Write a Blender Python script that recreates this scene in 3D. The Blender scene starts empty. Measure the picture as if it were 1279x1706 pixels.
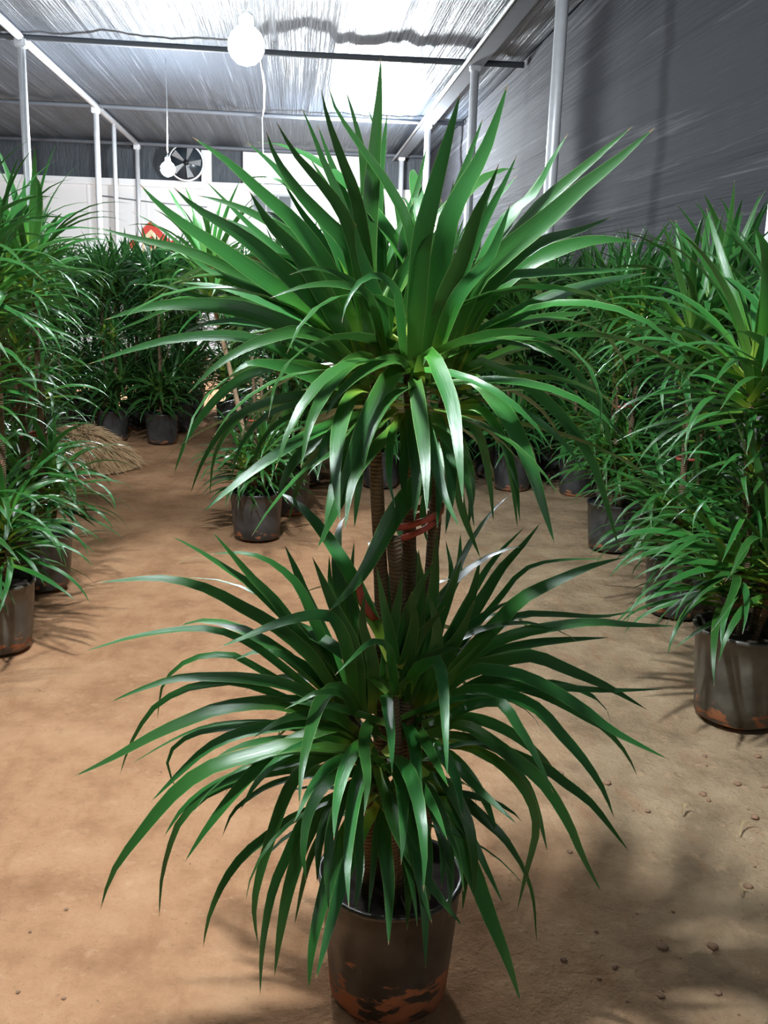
import bpy, bmesh, math, random
from mathutils import Vector, Matrix, Quaternion, noise
R = random.Random(7)
S = bpy.context.scene
COL = S.collection

# ------------------------------------------------------------------ camera
F, YAW, PIT, ROL, CH = 1570.0, 0.0971, 0.2294, 0.0298, 1.4
cy, sy, cp, sp, cr, sr = math.cos(YAW), math.sin(YAW), math.cos(PIT), math.sin(PIT), math.cos(ROL), math.sin(ROL)
FWD = Vector((sy*cp, cy*cp, -sp)); RGT = Vector((cy, -sy, 0)); UP = Vector((sy*sp, cy*sp, cp))
EX = RGT*cr + UP*sr; EY = UP*cr - RGT*sr
CAMP = Vector((0, 0, CH))
cam = bpy.data.cameras.new('camera'); co = bpy.data.objects.new('camera', cam); COL.objects.link(co)
cam.sensor_fit = 'HORIZONTAL'; cam.sensor_width = 36; cam.lens = 36*F/1279
co.matrix_world = Matrix(((EX.x, EY.x, -FWD.x, 0), (EX.y, EY.y, -FWD.y, 0), (EX.z, EY.z, -FWD.z, CH), (0, 0, 0, 1)))
S.camera = co
def ray(x, y): return FWD + EX*((x-639.5)/F) - EY*((y-853)/F)
def gnd(x, y, z=0.0): v = ray(x, y); return CAMP + v*((z-CH)/v.z)
def at_y(x, y, Y): v = ray(x, y); return CAMP + v*(Y/v.y)

# ------------------------------------------------------------------ world and exposure (night outside; bulbs are built below)
w = bpy.data.worlds.new('world'); S.world = w; w.use_nodes = True
w.node_tree.nodes['Background'].inputs[0].default_value = (0.30, 0.36, 0.45, 1)
w.node_tree.nodes['Background'].inputs[1].default_value = 0.03
S.view_settings.view_transform = 'Standard'; S.view_settings.look = 'None'
S.view_settings.gamma = 1; S.view_settings.use_curve_mapping = False
S.view_settings.exposure = 0.0
BULBS = [  # (position, radiance, label, visible)
    (Vector((-0.25, 5.0, 2.54)), 540, 'bright white bulb hanging from a wire above the sandy path'),
    (Vector((-1.59, 12.5, 2.80)), 2700, 'small far white bulb hanging near the white back wall'),
    (Vector((1.25, 15.2, 3.45)), 4000, 'powerful white bulb hung close to the net roof by the right posts'),
    (Vector((-0.42, 1.62, 3.5)), 2150, 'white bulb hanging high over the tall dracaena in the path'),
    (Vector((0.5, -1.6, 2.9)), 130, 'unseen fill bulb added over the path entrance'),  # added behind the camera as fill for the front leaves
    (Vector((-6.0, 8.0, 3.0)), 900, 'unseen fill bulb added in the neighbouring bay'),  # out of view, added for ambient fill
]

# ------------------------------------------------------------------ helpers
def tag(o, label=None, cat=None, group=None, kind=None):
    if label: o['label'] = label
    if cat: o['category'] = cat
    if group: o['group'] = group
    if kind: o['kind'] = kind
    return o
def link(name, me, mat=None, parent=None, loc=None):
    o = bpy.data.objects.new(name, me); COL.objects.link(o)
    if mat is not None and me is not None and not me.materials: me.materials.append(mat)
    if parent: o.parent = parent
    if loc is not None: o.location = loc
    return o
def empty(name, loc=(0, 0, 0), rz=0):
    o = bpy.data.objects.new(name, None); COL.objects.link(o); o.location = loc; o.rotation_euler = (0, 0, rz)
    o.empty_display_size = 0.1; return o
def mesh_from(name, V, Fc, uvs=None, smooth=True):
    me = bpy.data.meshes.new(name); me.from_pydata([tuple(v) for v in V], [], Fc)
    if uvs:
        ul = me.uv_layers.new(name='UVMap')
        for l in me.loops: ul.data[l.index].uv = uvs[l.vertex_index]
    if smooth: me.polygons.foreach_set('use_smooth', [True]*len(me.polygons))
    me.update(); return me
def tube(V, Fc, pts, rads, n=8, cap=True):
    b = len(V); prev = None
    for i, p in enumerate(pts):
        p = Vector(p)
        t = (Vector(pts[min(i+1, len(pts)-1)]) - Vector(pts[max(i-1, 0)])).normalized()
        a = t.orthogonal().normalized() if prev is None else (prev - t*prev.dot(t)).normalized()
        prev = a; c = t.cross(a); r = rads[i] if hasattr(rads, '__len__') else rads
        for k in range(n):
            an = 2*math.pi*k/n; V.append(p + a*math.cos(an)*r + c*math.sin(an)*r)
    for i in range(len(pts)-1):
        for k in range(n):
            k2 = (k+1) % n
            Fc.append((b+i*n+k, b+i*n+k2, b+(i+1)*n+k2, b+(i+1)*n+k))
    if cap:
        Fc.append(tuple(b+k for k in reversed(range(n)))); e = b+(len(pts)-1)*n; Fc.append(tuple(e+k for k in range(n)))
def tube_mesh(name, pts, rads, n=8, smooth=True):
    V, Fc = [], []; tube(V, Fc, pts, rads, n); return mesh_from(name, V, Fc, None, smooth)
def box_mesh(name, x0, x1, y0, y1, z0, z1, bev=0.0):
    bm = bmesh.new(); bmesh.ops.create_cube(bm, size=1)
    for v in bm.verts: v.co = Vector(((x0+x1)/2+v.co.x*(x1-x0), (y0+y1)/2+v.co.y*(y1-y0), (z0+z1)/2+v.co.z*(z1-z0)))
    if bev: bmesh.ops.bevel(bm, geom=bm.edges[:], offset=bev, segments=2, affect='EDGES')
    me = bpy.data.meshes.new(name); bm.to_mesh(me); bm.free(); return me
def lathe_mesh(name, prof, n=28, wob=0.0, seed=0):
    V, Fc = [], []
    for i, (r, z) in enumerate(prof):
        for k in range(n):
            a = 2*math.pi*k/n
            rr = r*(1+wob*noise.noise(Vector((math.cos(a)*1.6+seed, math.sin(a)*1.6, z*7))))
            V.append((rr*math.cos(a), rr*math.sin(a), z))
    for i in range(len(prof)-1):
        for k in range(n):
            k2 = (k+1) % n; Fc.append((i*n+k, i*n+k2, (i+1)*n+k2, (i+1)*n+k))
    Fc.append(tuple(reversed(range(n)))); return mesh_from(name, V, Fc)

# ------------------------------------------------------------------ materials
class NT:
    def __init__(s, name):
        s.m = bpy.data.materials.new(name); s.m.use_nodes = True; s.t = s.m.node_tree
        s.p = s.t.nodes['Principled BSDF']; s.out = s.t.nodes['Material Output']
    def n(s, ty, **k):
        nd = s.t.nodes.new(ty)
        for a, v in k.items():
            if a.startswith('i_'):
                key = a[2:]; key = int(key) if key.isdigit() else key.replace('_', ' ')
                nd.inputs[key].default_value = v
            else: setattr(nd, a, v)
        return nd
    def l(s, a, b): s.t.links.new(a, b)
    def ramp(s, fac, stops):
        r = s.n('ShaderNodeValToRGB'); e = r.color_ramp.elements
        while len(e) < len(stops): e.new(0.5)
        for q, (p, c) in zip(e, stops): q.position = p; q.color = (*c, 1)
        s.l(fac, r.inputs[0]); return r.outputs[0]
    def noise(s, vec, scale, detail=4, rough=.55):
        nd = s.n('ShaderNodeTexNoise', i_Scale=scale, i_Detail=detail, i_Roughness=rough)
        if vec is not None: s.l(vec, nd.inputs['Vector'])
        return nd.outputs[0]
    def math(s, op, a, b=None, clamp=False):
        nd = s.n('ShaderNodeMath', operation=op, use_clamp=clamp)
        for i, x in enumerate((a, b)):
            if x is None: continue
            if isinstance(x, (int, float)): nd.inputs[i].default_value = x
            else: s.l(x, nd.inputs[i])
        return nd.outputs[0]
    def mix(s, f, a, b, mode='MIX'):
        nd = s.n('ShaderNodeMix', data_type='RGBA', blend_type=mode)
        for i, x in ((0, f), (6, a), (7, b)):
            if isinstance(x, (int, float)): nd.inputs[i].default_value = x
            elif isinstance(x, tuple): nd.inputs[i].default_value = (*x, 1)
            else: s.l(x, nd.inputs[i])
        return nd.outputs[2]
    def bump(s, h, st, dist=.01):
        b = s.n('ShaderNodeBump', i_Strength=st, i_Distance=dist); s.l(h, b.inputs['Height']); s.l(b.outputs[0], s.p.inputs['Normal']); return b
    def mapped(s, scale, coord='Object'):
        tc = s.n('ShaderNodeTexCoord'); mp = s.n('ShaderNodeMapping'); mp.inputs['Scale'].default_value = scale
        s.l(tc.outputs[coord], mp.inputs[0]); return mp.outputs[0]
    def set(s, **k):
        for a, v in k.items(): s.p.inputs[a.replace('_', ' ')].default_value = v

def leaf_mat(name, dark=1.0):
    t = NT(name); uv = t.n('ShaderNodeUVMap', uv_map='UVMap'); sep = t.n('ShaderNodeSeparateXYZ'); t.l(uv.outputs[0], sep.inputs[0])
    u, v = sep.outputs[0], sep.outputs[1]; oi = t.n('ShaderNodeObjectInfo')
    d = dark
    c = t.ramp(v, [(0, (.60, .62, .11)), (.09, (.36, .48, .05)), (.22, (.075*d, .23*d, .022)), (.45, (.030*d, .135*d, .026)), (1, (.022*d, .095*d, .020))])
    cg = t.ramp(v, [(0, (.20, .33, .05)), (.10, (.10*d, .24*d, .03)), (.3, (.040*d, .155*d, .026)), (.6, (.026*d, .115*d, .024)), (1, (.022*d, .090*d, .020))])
    c = t.mix(t.math('GREATER_THAN', oi.outputs['Random'], .64), cg, c)
    hs = t.n('ShaderNodeHueSaturation'); t.l(c, hs.inputs['Color'])
    rnd2 = t.n('ShaderNodeTexWhiteNoise', noise_dimensions='1D'); t.l(oi.outputs['Random'], rnd2.inputs['W'])
    t.l(t.math('ADD', t.math('MULTIPLY', rnd2.outputs[0], .035), .485), hs.inputs['Hue'])
    t.l(t.math('ADD', t.math('MULTIPLY', rnd2.outputs[0], .7), .65), hs.inputs['Value'])
    mp = t.n('ShaderNodeMapping'); mp.inputs['Scale'].default_value = (26, 1.2, 1); t.l(uv.outputs[0], mp.inputs[0])
    st = t.noise(mp.outputs[0], 1.0, 2)
    c2 = t.mix(t.math('MULTIPLY', st, .35), hs.outputs[0], (.07, .30, .05))
    edge = t.math('GREATER_THAN', t.math('ABSOLUTE', t.math('SUBTRACT', u, .5)), .468)
    c3 = t.mix(t.math('MULTIPLY', edge, .5), c2, (.32, .5, .16))
    tip = t.math('GREATER_THAN', v, .978); c4 = t.mix(tip, c3, (.28, .2, .09))
    t.l(c4, t.p.inputs['Base Color']); t.set(Roughness=.30)
    t.p.inputs['Specular IOR Level'].default_value = .5
    t.bump(st, .25, .002)
    tr = t.n('ShaderNodeBsdfTranslucent'); t.l(c4, tr.inputs[0]); ms = t.n('ShaderNodeMixShader'); ms.inputs[0].default_value = .16
    t.l(t.p.outputs[0], ms.inputs[1]); t.l(tr.outputs[0], ms.inputs[2]); t.l(ms.outputs[0], t.out.inputs[0])
    return t.m
M = {}
M['leaf'] = leaf_mat('dracaena leaf'); M['leaf_far_shade'] = leaf_mat('dracaena leaf painted shade', .85)  # far copy of the leaf has the background's shade put into its colour

def m_ground():
    t = NT('sandy soil'); p = t.mapped((1, 1, 1)); n1 = t.noise(p, .9, 3); n2 = t.noise(p, 4, 8, .68); n3 = t.noise(p, 70, 5, .7); n5 = t.noise(p, 22, 4, .6)
    mp = t.mapped((7, 2.2, 3)); n4 = t.noise(mp, 2.0, 6, .65)
    sepn = t.n('ShaderNodeSeparateXYZ'); t.l(p, sepn.inputs[0])
    c = t.ramp(n2, [(.28, (.31, .155, .078)), (.5, (.50, .270, .142)), (.72, (.61, .355, .195))])
    side = t.math('ADD', t.math('MULTIPLY', t.math('SUBTRACT', sepn.outputs[0], .55), 1.5), t.math('MULTIPLY', t.math('SUBTRACT', n1, .5), 1.6))   # soil turns greyer and darker towards the right-hand pots
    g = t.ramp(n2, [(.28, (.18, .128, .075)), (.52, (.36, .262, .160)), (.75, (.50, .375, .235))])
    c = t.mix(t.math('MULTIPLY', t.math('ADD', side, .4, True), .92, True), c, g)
    c = t.mix(t.math('MULTIPLY', t.ramp(n4, [(.54, (0, 0, 0)), (.72, (1, 1, 1))]), .45), c, (.34, .15, .07))
    c = t.mix(t.ramp(n3, [(.60, (0, 0, 0)), (.72, (.55, .55, .55))]), c, (.17, .10, .06))
    c = t.mix(t.ramp(n5, [(.60, (0, 0, 0)), (.70, (.35, .35, .35))]), c, (.64, .40, .235))
    t.l(c, t.p.inputs['Base Color']); t.set(Roughness=.95); t.p.inputs['Specular IOR Level'].default_value = .15
    h = t.math('ADD', t.math('ADD', t.math('MULTIPLY', n2, .9), t.math('MULTIPLY', n5, .35)), t.math('MULTIPLY', n3, .2)); t.bump(h, 1.0, .035); return t.m
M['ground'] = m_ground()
def m_net(name, base, sheen, scale, rough=.42, thr=(.56, .70), amt=.55, spec=.6):
    t = NT(name); p = t.mapped(scale); n = t.noise(p, 1.0, 6, .62); q = t.mapped(tuple(s*3.1 for s in scale)); n2 = t.noise(q, 1.0, 5, .7)
    f = t.mapped((420, 420, 420)); nf = t.noise(f, 1.0, 1)
    c = t.mix(t.math('MULTIPLY', t.ramp(n2, [(thr[0], (0, 0, 0)), (thr[1], (1, 1, 1))]), amt), base, sheen)  # lighter streaks paint lamp reflections along the wrinkles into the net colour
    c = t.mix(t.math('MULTIPLY', nf, .5), c, tuple(b*.6 for b in base))
    t.l(c, t.p.inputs['Base Color']); t.set(Roughness=rough); t.p.inputs['Specular IOR Level'].default_value = spec
    t.bump(t.math('ADD', n, t.math('MULTIPLY', n2, .35)), .8, .06); return t.m
M['net_roof'] = m_net('roof shade net', (.056, .068, .088), (.34, .37, .43), (9, .13, 9))
M['net_wall'] = m_net('side shade net', (.040, .041, .047), (.16, .16, .175), (3, .10, 4), .8, (.57, .70), .75, .12)
M['net_dark'] = m_net('dark shade net', (.045, .055, .068), (.10, .12, .14), (3, 3, .6), .6)
def m_simple(name, c, rough=.5, metal=0, var=.15, scale=8, c2=None, bump=0):
    t = NT(name); p = t.mapped((1, 1, 1)); n = t.noise(p, scale, 5)
    b = tuple(max(0, x*(1-var*2)) for x in c) if c2 is None else c2
    t.l(t.mix(n, b, tuple(min(1, x*(1+var)) for x in c) if c2 is None else c), t.p.inputs['Base Color'])
    t.set(Roughness=rough, Metallic=metal)
    if bump: t.bump(n, bump, .005)
    return t.m
M['steel'] = m_simple('galvanised steel', (.66, .67, .70), .4, .25, .08, 14)
M['purlin'] = m_simple('grey purlin', (.11, .12, .14), .65, .0, .1, 10)
M['white'] = m_simple('white wall sheet', (.80, .79, .79), .6, 0, .04, 1.2)
M['whitetrim'] = m_simple('white coping', (.85, .85, .86), .5, 0, .05, 5)
M['darkglass'] = m_simple('dark opening', (.03, .04, .05), .25, 0, .2, 2)
M['frame'] = m_simple('window frame', (.30, .31, .32), .5, .2, .1, 5)
M['cable'] = m_simple('cable', (.75, .75, .77), .5, 0, .1, 5)
M['black'] = m_simple('black plastic', (.02, .02, .022), .4, 0, .2, 9)
M['red'] = m_simple('red paper', (.62, .05, .03), .6, 0, .12, 12)
M['gold'] = m_simple('cream paper', (.80, .66, .40), .6, 0, .1, 12)
M['tape'] = m_simple('red tape', (.55, .10, .07), .4, 0, .15, 20)
M['soil'] = m_simple('potting soil', (.045, .03, .02), .95, 0, .3, 50, None, .6)
M['straw'] = m_simple('dry straw', (.58, .38, .20), .8, 0, .3, 20)
M['clod'] = m_simple('clay clod', (.34, .20, .12), .95, 0, .3, 30, None, .5)
M['dryleaf'] = m_simple('dry leaf', (.42, .30, .15), .7, 0, .25, 30)
def m_bark():
    t = NT('ringed cane bark'); p = t.mapped((1, 1, 1)); wv = t.n('ShaderNodeTexWave', wave_type='BANDS', bands_direction='Z', i_Scale=42.0, i_Distortion=4.0, i_Detail=3.0); t.l(p, wv.inputs[0])
    n = t.noise(p, 30, 4); c = t.mix(wv.outputs[1], (.13, .085, .045), (.26, .18, .10)); c = t.mix(t.math('MULTIPLY', n, .7), c, (.16, .10, .055))
    t.l(c, t.p.inputs['Base Color']); t.set(Roughness=.8); t.bump(wv.outputs[1], .6, .006); return t.m
M['bark'] = m_bark()
M['bark_pale'] = m_simple('pale cane bark', (.46, .31, .19), .8, 0, .25, 25, None, .4)
def m_pot(name, mud_h, base):
    t = NT(name); tc = t.n('ShaderNodeTexCoord'); sep = t.n('ShaderNodeSeparateXYZ'); t.l(tc.outputs['Object'], sep.inputs[0])
    mp = t.n('ShaderNodeMapping'); mp.inputs['Scale'].default_value = (14, 14, 34); mp.inputs['Rotation'].default_value = (.3, .2, 0); t.l(tc.outputs['Object'], mp.inputs[0])
    n = t.noise(mp.outputs[0], 1.0, 5, .6); n2 = t.noise(tc.outputs['Object'], 9, 5)
    k = t.math('ADD', t.math('MULTIPLY', t.math('SUBTRACT', mud_h, sep.outputs[2]), 9.0), t.math('MULTIPLY', t.math('SUBTRACT', n, .5), 4.2))
    k = t.ramp(k, [(.35, (0, 0, 0)), (.6, (1, 1, 1))])
    b = t.mix(t.ramp(n2, [(.4, (0, 0, 0)), (.75, (1, 1, 1))]), base, tuple(x*2.0+.02 for x in base))
    mud = t.mix(n, (.26, .085, .035), (.55, .23, .11))
    t.l(t.mix(k, b, mud), t.p.inputs['Base Color'])
    ro = t.n('ShaderNodeMapRange'); t.l(k, ro.inputs[0]); ro.inputs[3].default_value = .32; ro.inputs[4].default_value = .9; t.l(ro.outputs[0], t.p.inputs['Roughness'])
    t.bump(t.math('ADD', t.math('MULTIPLY', k, .5), n2), .4, .008); return t.m
M['pot_main'] = m_pot('smoky plastic pot with clay', .10, (.042, .036, .028))
M['pot'] = m_pot('dark plastic pot with clay', .045, (.035, .037, .038))
M['pot_grey'] = m_pot('smoky grey plastic pot with clay', .06, (.075, .068, .055))
def m_bulb(st):
    m = bpy.data.materials.new('lit bulb'); m.use_nodes = True; nt = m.node_tree; nt.nodes.remove(nt.nodes['Principled BSDF'])
    e = nt.nodes.new('ShaderNodeEmission'); e.inputs[0].default_value = (.88, .95, 1, 1); e.inputs[1].default_value = st
    nt.links.new(e.outputs[0], nt.nodes['Material Output'].inputs[0]); return m

# ------------------------------------------------------------------ the place: floor, nets, back wall
ROOF, XW, YB = 4.06, 2.60, 20.0
def grid(name, nu, nv, fn, mat):
    V = [fn(i/nu, j/nv) for j in range(nv+1) for i in range(nu+1)]
    Fc = [(j*(nu+1)+i, j*(nu+1)+i+1, (j+1)*(nu+1)+i+1, (j+1)*(nu+1)+i) for j in range(nv) for i in range(nu)]
    return tag(link(name, mesh_from(name, V, Fc), mat), kind='structure')
def gz(x, y):
    z = .018*noise.noise(Vector((x*1.3, y*1.3, 0))) + .008*noise.noise(Vector((x*4, y*4, 3)))
    d = x + 1.02 - .05*(y-5.2); 
    if 3.5 < y < 8.5: z -= .022*math.exp(-(d/.05)**2)*min(1, y-3.5)
    return z - .012
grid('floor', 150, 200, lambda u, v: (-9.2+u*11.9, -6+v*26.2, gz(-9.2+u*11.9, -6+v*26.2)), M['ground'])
def roof_pt(u, v):
    x = -9.2+u*11.8; y = -6+v*26.05
    return (x, y, ROOF + .05*noise.noise(Vector((x*2.3, y*.12, 0))) + .018*noise.noise(Vector((x*8, y*.2, 5))) + .02)
grid('ceiling', 260, 60, roof_pt, M['net_roof'])
def wall_pt(u, v):
    y = -6+u*26.05; z = v*4.08
    return (XW + .035*noise.noise(Vector((y*.25, z*2.2, 0))) + .012*noise.noise(Vector((y*.5, z*8, 5))) + .02, y, z)
grid('wall_right', 90, 80, wall_pt, M['net_wall'])
grid('wall_left', 60, 30, lambda u, v: (-9.2+.03*noise.noise(Vector((u*20, v*8, 0))), -6+u*26.05, v*4.08), M['net_wall'])
grid('wall_front', 50, 20, lambda u, v: (-9.2+u*11.8, -6+.03*noise.noise(Vector((u*20, v*8, 0))), v*4.08), M['net_wall'])
WT = 3.36
wb = tag(link('wall_back', box_mesh('wall_back', -9.2, XW, YB, YB+.12, 0, WT), M['white']), kind='structure')
link('coping', box_mesh('coping', -9.2, XW-.01, YB-.09, YB+.1, WT-.07, WT+.06, .012), M['whitetrim'], wb)
for k in range(10):
    x = -8.7+k*1.15; link('seam', box_mesh('seam', x-.02, x+.02, YB-.012, YB+.01, .0, WT-.07), M['whitetrim'], wb)
grid('wall_back_upper', 60, 8, lambda u, v: (-9.2+u*11.8, YB+.16+.04*noise.noise(Vector((u*60, v*3, 0))), WT+v*(4.1-WT)), M['net_dark'])
# window in the white wall and openings above it
def window(name, x0, x1, z0, z1, y, bars=1):
    o = tag(link(name, box_mesh(name, x0, x1, y-.02, y+.03, z0, z1), M['darkglass']), kind='structure')
    fr = []
    for a in ((x0-.04, x1+.04, z0-.04, z0), (x0-.04, x1+.04, z1, z1+.04), (x0-.04, x0, z0, z1), (x1, x1+.04, z0, z1)):
        link('window_frame', box_mesh('window_frame', a[0], a[1], y-.05, y+.03, a[2], a[3]), M['frame'], o)
    for k in range(bars):
        x = x0+(x1-x0)*(k+1)/(bars+1); link('window_bar', box_mesh('window_bar', x-.015, x+.015, y-.04, y, z0, z1), M['frame'], o)
    return o
window('window_1', -.86, -.13, 2.92, 3.20, YB, 2)
def panel(name, px0, px1, py0, py1, Y, mat):
    a = at_y(px0, py1, Y); b = at_y(px1, py0, Y)
    return tag(link(name, box_mesh(name, a.x, b.x, Y-.03, Y+.03, max(a.z, WT+.07), min(b.z, 4.03)), mat), kind='structure')
panel('trim_1', 336, 352, 246, 305, YB+.08, M['whitetrim'])
panel('trim_2', 405, 418, 246, 305, YB+.08, M['whitetrim'])
panel('trim_3', 418, 640, 240, 305, YB+.09, M['white'])

# steel frame
fr = tag(empty('steel_frame', (0, 0, 0)), 'galvanised tube frame of posts and beams holding up the shade net', 'frame')
XL, XR = -3.04, 2.03
YS = [-3.6, .2, 4.0, 7.84, 11.6, 15.6, 19.4]
postm = {}
def post(x, y, r=.045):
    link('post', tube_mesh('post', [(x, y, -.02), (x, y, 1.3), (x, y, 2.7), (x, y, ROOF-.03)], r, 12), M['steel'], fr)
for y in YS:
    post(XR, y, .05)
    if y > 5: post(XL, y)
    post(-8.0, y)
post(XL, 17.0, .03); post(XL-.03, 17.25, .03)
for y in YS:
    link('cross_beam', tube_mesh('cross_beam', [(-9.1, y, ROOF-.06), (-3, y, ROOF-.05), (0, y, ROOF-.075), (XW, y, ROOF-.06)], .034, 8), M['purlin'], fr)
link('purlin', tube_mesh('purlin', [(XL, -5.9, ROOF-.05), (XL, 7, ROOF-.05), (XL, 19.9, ROOF-.05)], .045, 8), M['steel'], fr)
link('purlin', box_mesh('purlin', XR-.10, XR+.10, -5.9, 19.9, ROOF-.10, ROOF-.03, .01), M['purlin'], fr)
link('rail', tube_mesh('rail', [(XR-.13, -5.9, ROOF-.1), (XR-.13, 19.9, ROOF-.1)], .02, 8), M['steel'], fr)
for y in YS:
    for x in (XL, XR):
        link('clamp', box_mesh('clamp', x-.06, x+.06, y-.06, y+.06, ROOF-.16, ROOF-.06, .012), M['steel'], fr)

# bulbs on their wires
bs = lathe_mesh('bulb_glass_profile', [(.012, -.089), (.045, -.078), (.072, -.053), (.087, -.02), (.087, .02), (.072, .053), (.045, .078), (.03, .09)], 20)
for p, st, lab in BULBS:
    t = tag(empty('light_bulb', p), lab, 'light bulb')
    me = bs.copy(); o = link('bulb_glass', me, m_bulb(st), t)
    link('socket', lathe_mesh('socket', [(.028, .085), (.034, .09), (.034, .13), (.02, .15), (.006, .155)], 14), M['whitetrim'], t)
    link('wire', tube_mesh('wire', [(0, 0, .14), (.004, .003, .5*(ROOF-p.z)), (0, 0, ROOF-p.z+.0)], .006, 6), M['cable'], t)
# loose cable hanging by the second beam
a = at_y(432, 110, 11.5); b = at_y(436, 192, 15.5)
tag(link('hanging_cable', tube_mesh('hanging_cable', [(a.x, 11.6, ROOF-.08), (a.x+.02, 12.6, ROOF-.22), (a.x-.03, 14, ROOF-.24), (b.x, 15.6, ROOF-.09)], .014, 6), M['cable']),
    'white cable slung between two roof beams', 'cable')
c = at_y(436, 190, 15.5)
tag(link('drop_cord', tube_mesh('drop_cord', [(c.x, 15.56, ROOF-.08), (c.x+.02, 15.56, 3.3), (c.x+.01, 15.56, 2.9)], .009, 6), M['cable']),
    'thin cord dropping straight down from a roof beam', 'cord')

# wall fan
pf = at_y(310, 271, 19.75)
t = tag(empty('wall_fan', (pf.x, 19.75, pf.z)), 'round dark ventilation fan above the white back wall', 'fan')
V, Fc = [], []; pts = [(.33*math.cos(q*math.pi/16), 0, .33*math.sin(q*math.pi/16)) for q in range(33)]; tube(V, Fc, pts, .022, 6, False)
link('rim', mesh_from('rim', V, Fc), M['whitetrim'], t)
link('backing', lathe_mesh('backing', [(.001, 0), (.32, 0), (.32, .02), (.001, .02)], 28), M['darkglass'], t).rotation_euler = (math.pi/2, 0, 0)
for k in range(5):
    a = 2*math.pi*k/5; V = []
    for (r, da, yy) in ((.05, -.3, -.02), (.29, -.22, -.05), (.30, .22, -.01), (.05, .3, .0)):
        V.append((r*math.cos(a+da), yy-.03, r*math.sin(a+da)))
    V += [(x, y+.006, z) for x, y, z in V]
    link('blade', mesh_from('blade', V, [(0, 1, 2, 3), (7, 6, 5, 4), (0, 4, 5, 1), (1, 5, 6, 2), (2, 6, 7, 3), (3, 7, 4, 0)], None, False), M['frame'], t)
link('hub', lathe_mesh('hub', [(.05, 0), (.06, .02), (.05, .06), (.01, .08)], 14), M['black'], t).rotation_euler = (math.pi/2, 0, 0)
link('bracket', tube_mesh('bracket', [(-.1, .02, -.32), (-.1, .02, WT-pf.z+.05)], .015, 6), M['whitetrim'], t)
link('bracket', tube_mesh('bracket', [(.1, .02, -.32), (.1, .02, WT-pf.z+.05)], .015, 6), M['whitetrim'], t)

# red festive paper on the white wall
pc = at_y(252, 408, YB-.03); hs = .36
t = tag(empty('paper_decoration', (pc.x, YB-.02, pc.z)), 'red diamond festive paper with a cream centre on the white wall', 'decoration')
def plate(name, r, y, mat, par, cx=0, cz=0):
    V = [(cx+r, y, cz), (cx, y, cz+r), (cx-r, y, cz), (cx, y, cz-r)]; V += [(a, b+.012, c_) for a, b, c_ in V]
    return link(name, mesh_from(name, V, [(0, 1, 2, 3), (7, 6, 5, 4), (0, 4, 5, 1), (1, 5, 6, 2), (2, 6, 7, 3), (3, 7, 4, 0)], None, False), mat, par)
plate('red_sheet', .47, -.005, M['red'], t); plate('cream_panel', .30, -.012, M['gold'], t); plate('red_motif', .12, -.018, M['red'], t, 0, .05); plate('red_motif', .07, -.018, M['red'], t, .1, -.1)
plate('red_corner', .2, -.012, M['red'], t, .46, -.05)
# wire across the white wall
a = at_y(160, 325, YB-.03); b = at_y(345, 345, YB-.03)
tag(link('wall_wire', tube_mesh('wall_wire', [(a.x, YB-.015, a.z), ((a.x+b.x)/2, YB-.02, (a.z+b.z)/2-.02), (b.x, YB-.015, b.z)], .014, 6), M['frame']), 'thin grey wire strung across the white back wall', 'wire')

# ------------------------------------------------------------------ leaves
PROF = [(0, .80), (.06, .74), (.14, .78), (.26, .95), (.38, 1.0), (.52, .93), (.66, .76), (.8, .52), (.92, .25), (1, .01)]
def prof(s):
    for (a, x), (b, y) in zip(PROF, PROF[1:]):
        if s <= b: return x+(y-x)*(s-a)/(b-a)
    return .02
def leaf_mesh(name, P, Wd, Nn, W, fold=.16):
    V, Fc, uv = [], [], []; n = len(P)
    for i in range(n):
        s = i/(n-1); h = W*prof(s)/2; f = fold*(1.6-1.2*s)
        V += [P[i]-Wd[i]*h+Nn[i]*h*f, P[i]-Nn[i]*h*f, P[i]+Wd[i]*h+Nn[i]*h*f]; uv += [(0, s), (.5, s), (1, s)]
    for i in range(n-1):
        b = i*3; Fc += [(b, b+1, b+4, b+3), (b+1, b+2, b+5, b+4)]
    return mesh_from(name, V, Fc, uv)
def spline(pts, n):
    pts = [Vector(p) for p in pts]
    q = [pts[0]*2-pts[1]] + pts + [pts[-1]*2-pts[-2]]; dense = []
    for i in range(1, len(q)-2):
        a, b, c, d = q[i-1], q[i], q[i+1], q[i+2]
        for k in range(12):
            t = k/12; dense.append(.5*((2*b)+(c-a)*t+(2*a-5*b+4*c-d)*t*t+(3*b-a-3*c+d)*t*t*t))
    dense.append(pts[-1]); L = [0]
    for a, b in zip(dense, dense[1:]): L.append(L[-1]+(b-a).length)
    out = []; j = 0
    for i in range(n):
        s = L[-1]*i/(n-1)
        while j < len(L)-2 and L[j+1] < s: j += 1
        f = (s-L[j])/max(1e-9, L[j+1]-L[j]); out.append(dense[j].lerp(dense[j+1], min(1, f)))
    return out, L[-1]
def tangents(P):
    return [(P[min(i+1, len(P)-1)]-P[max(i-1, 0)]).normalized() for i in range(len(P))]
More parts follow.
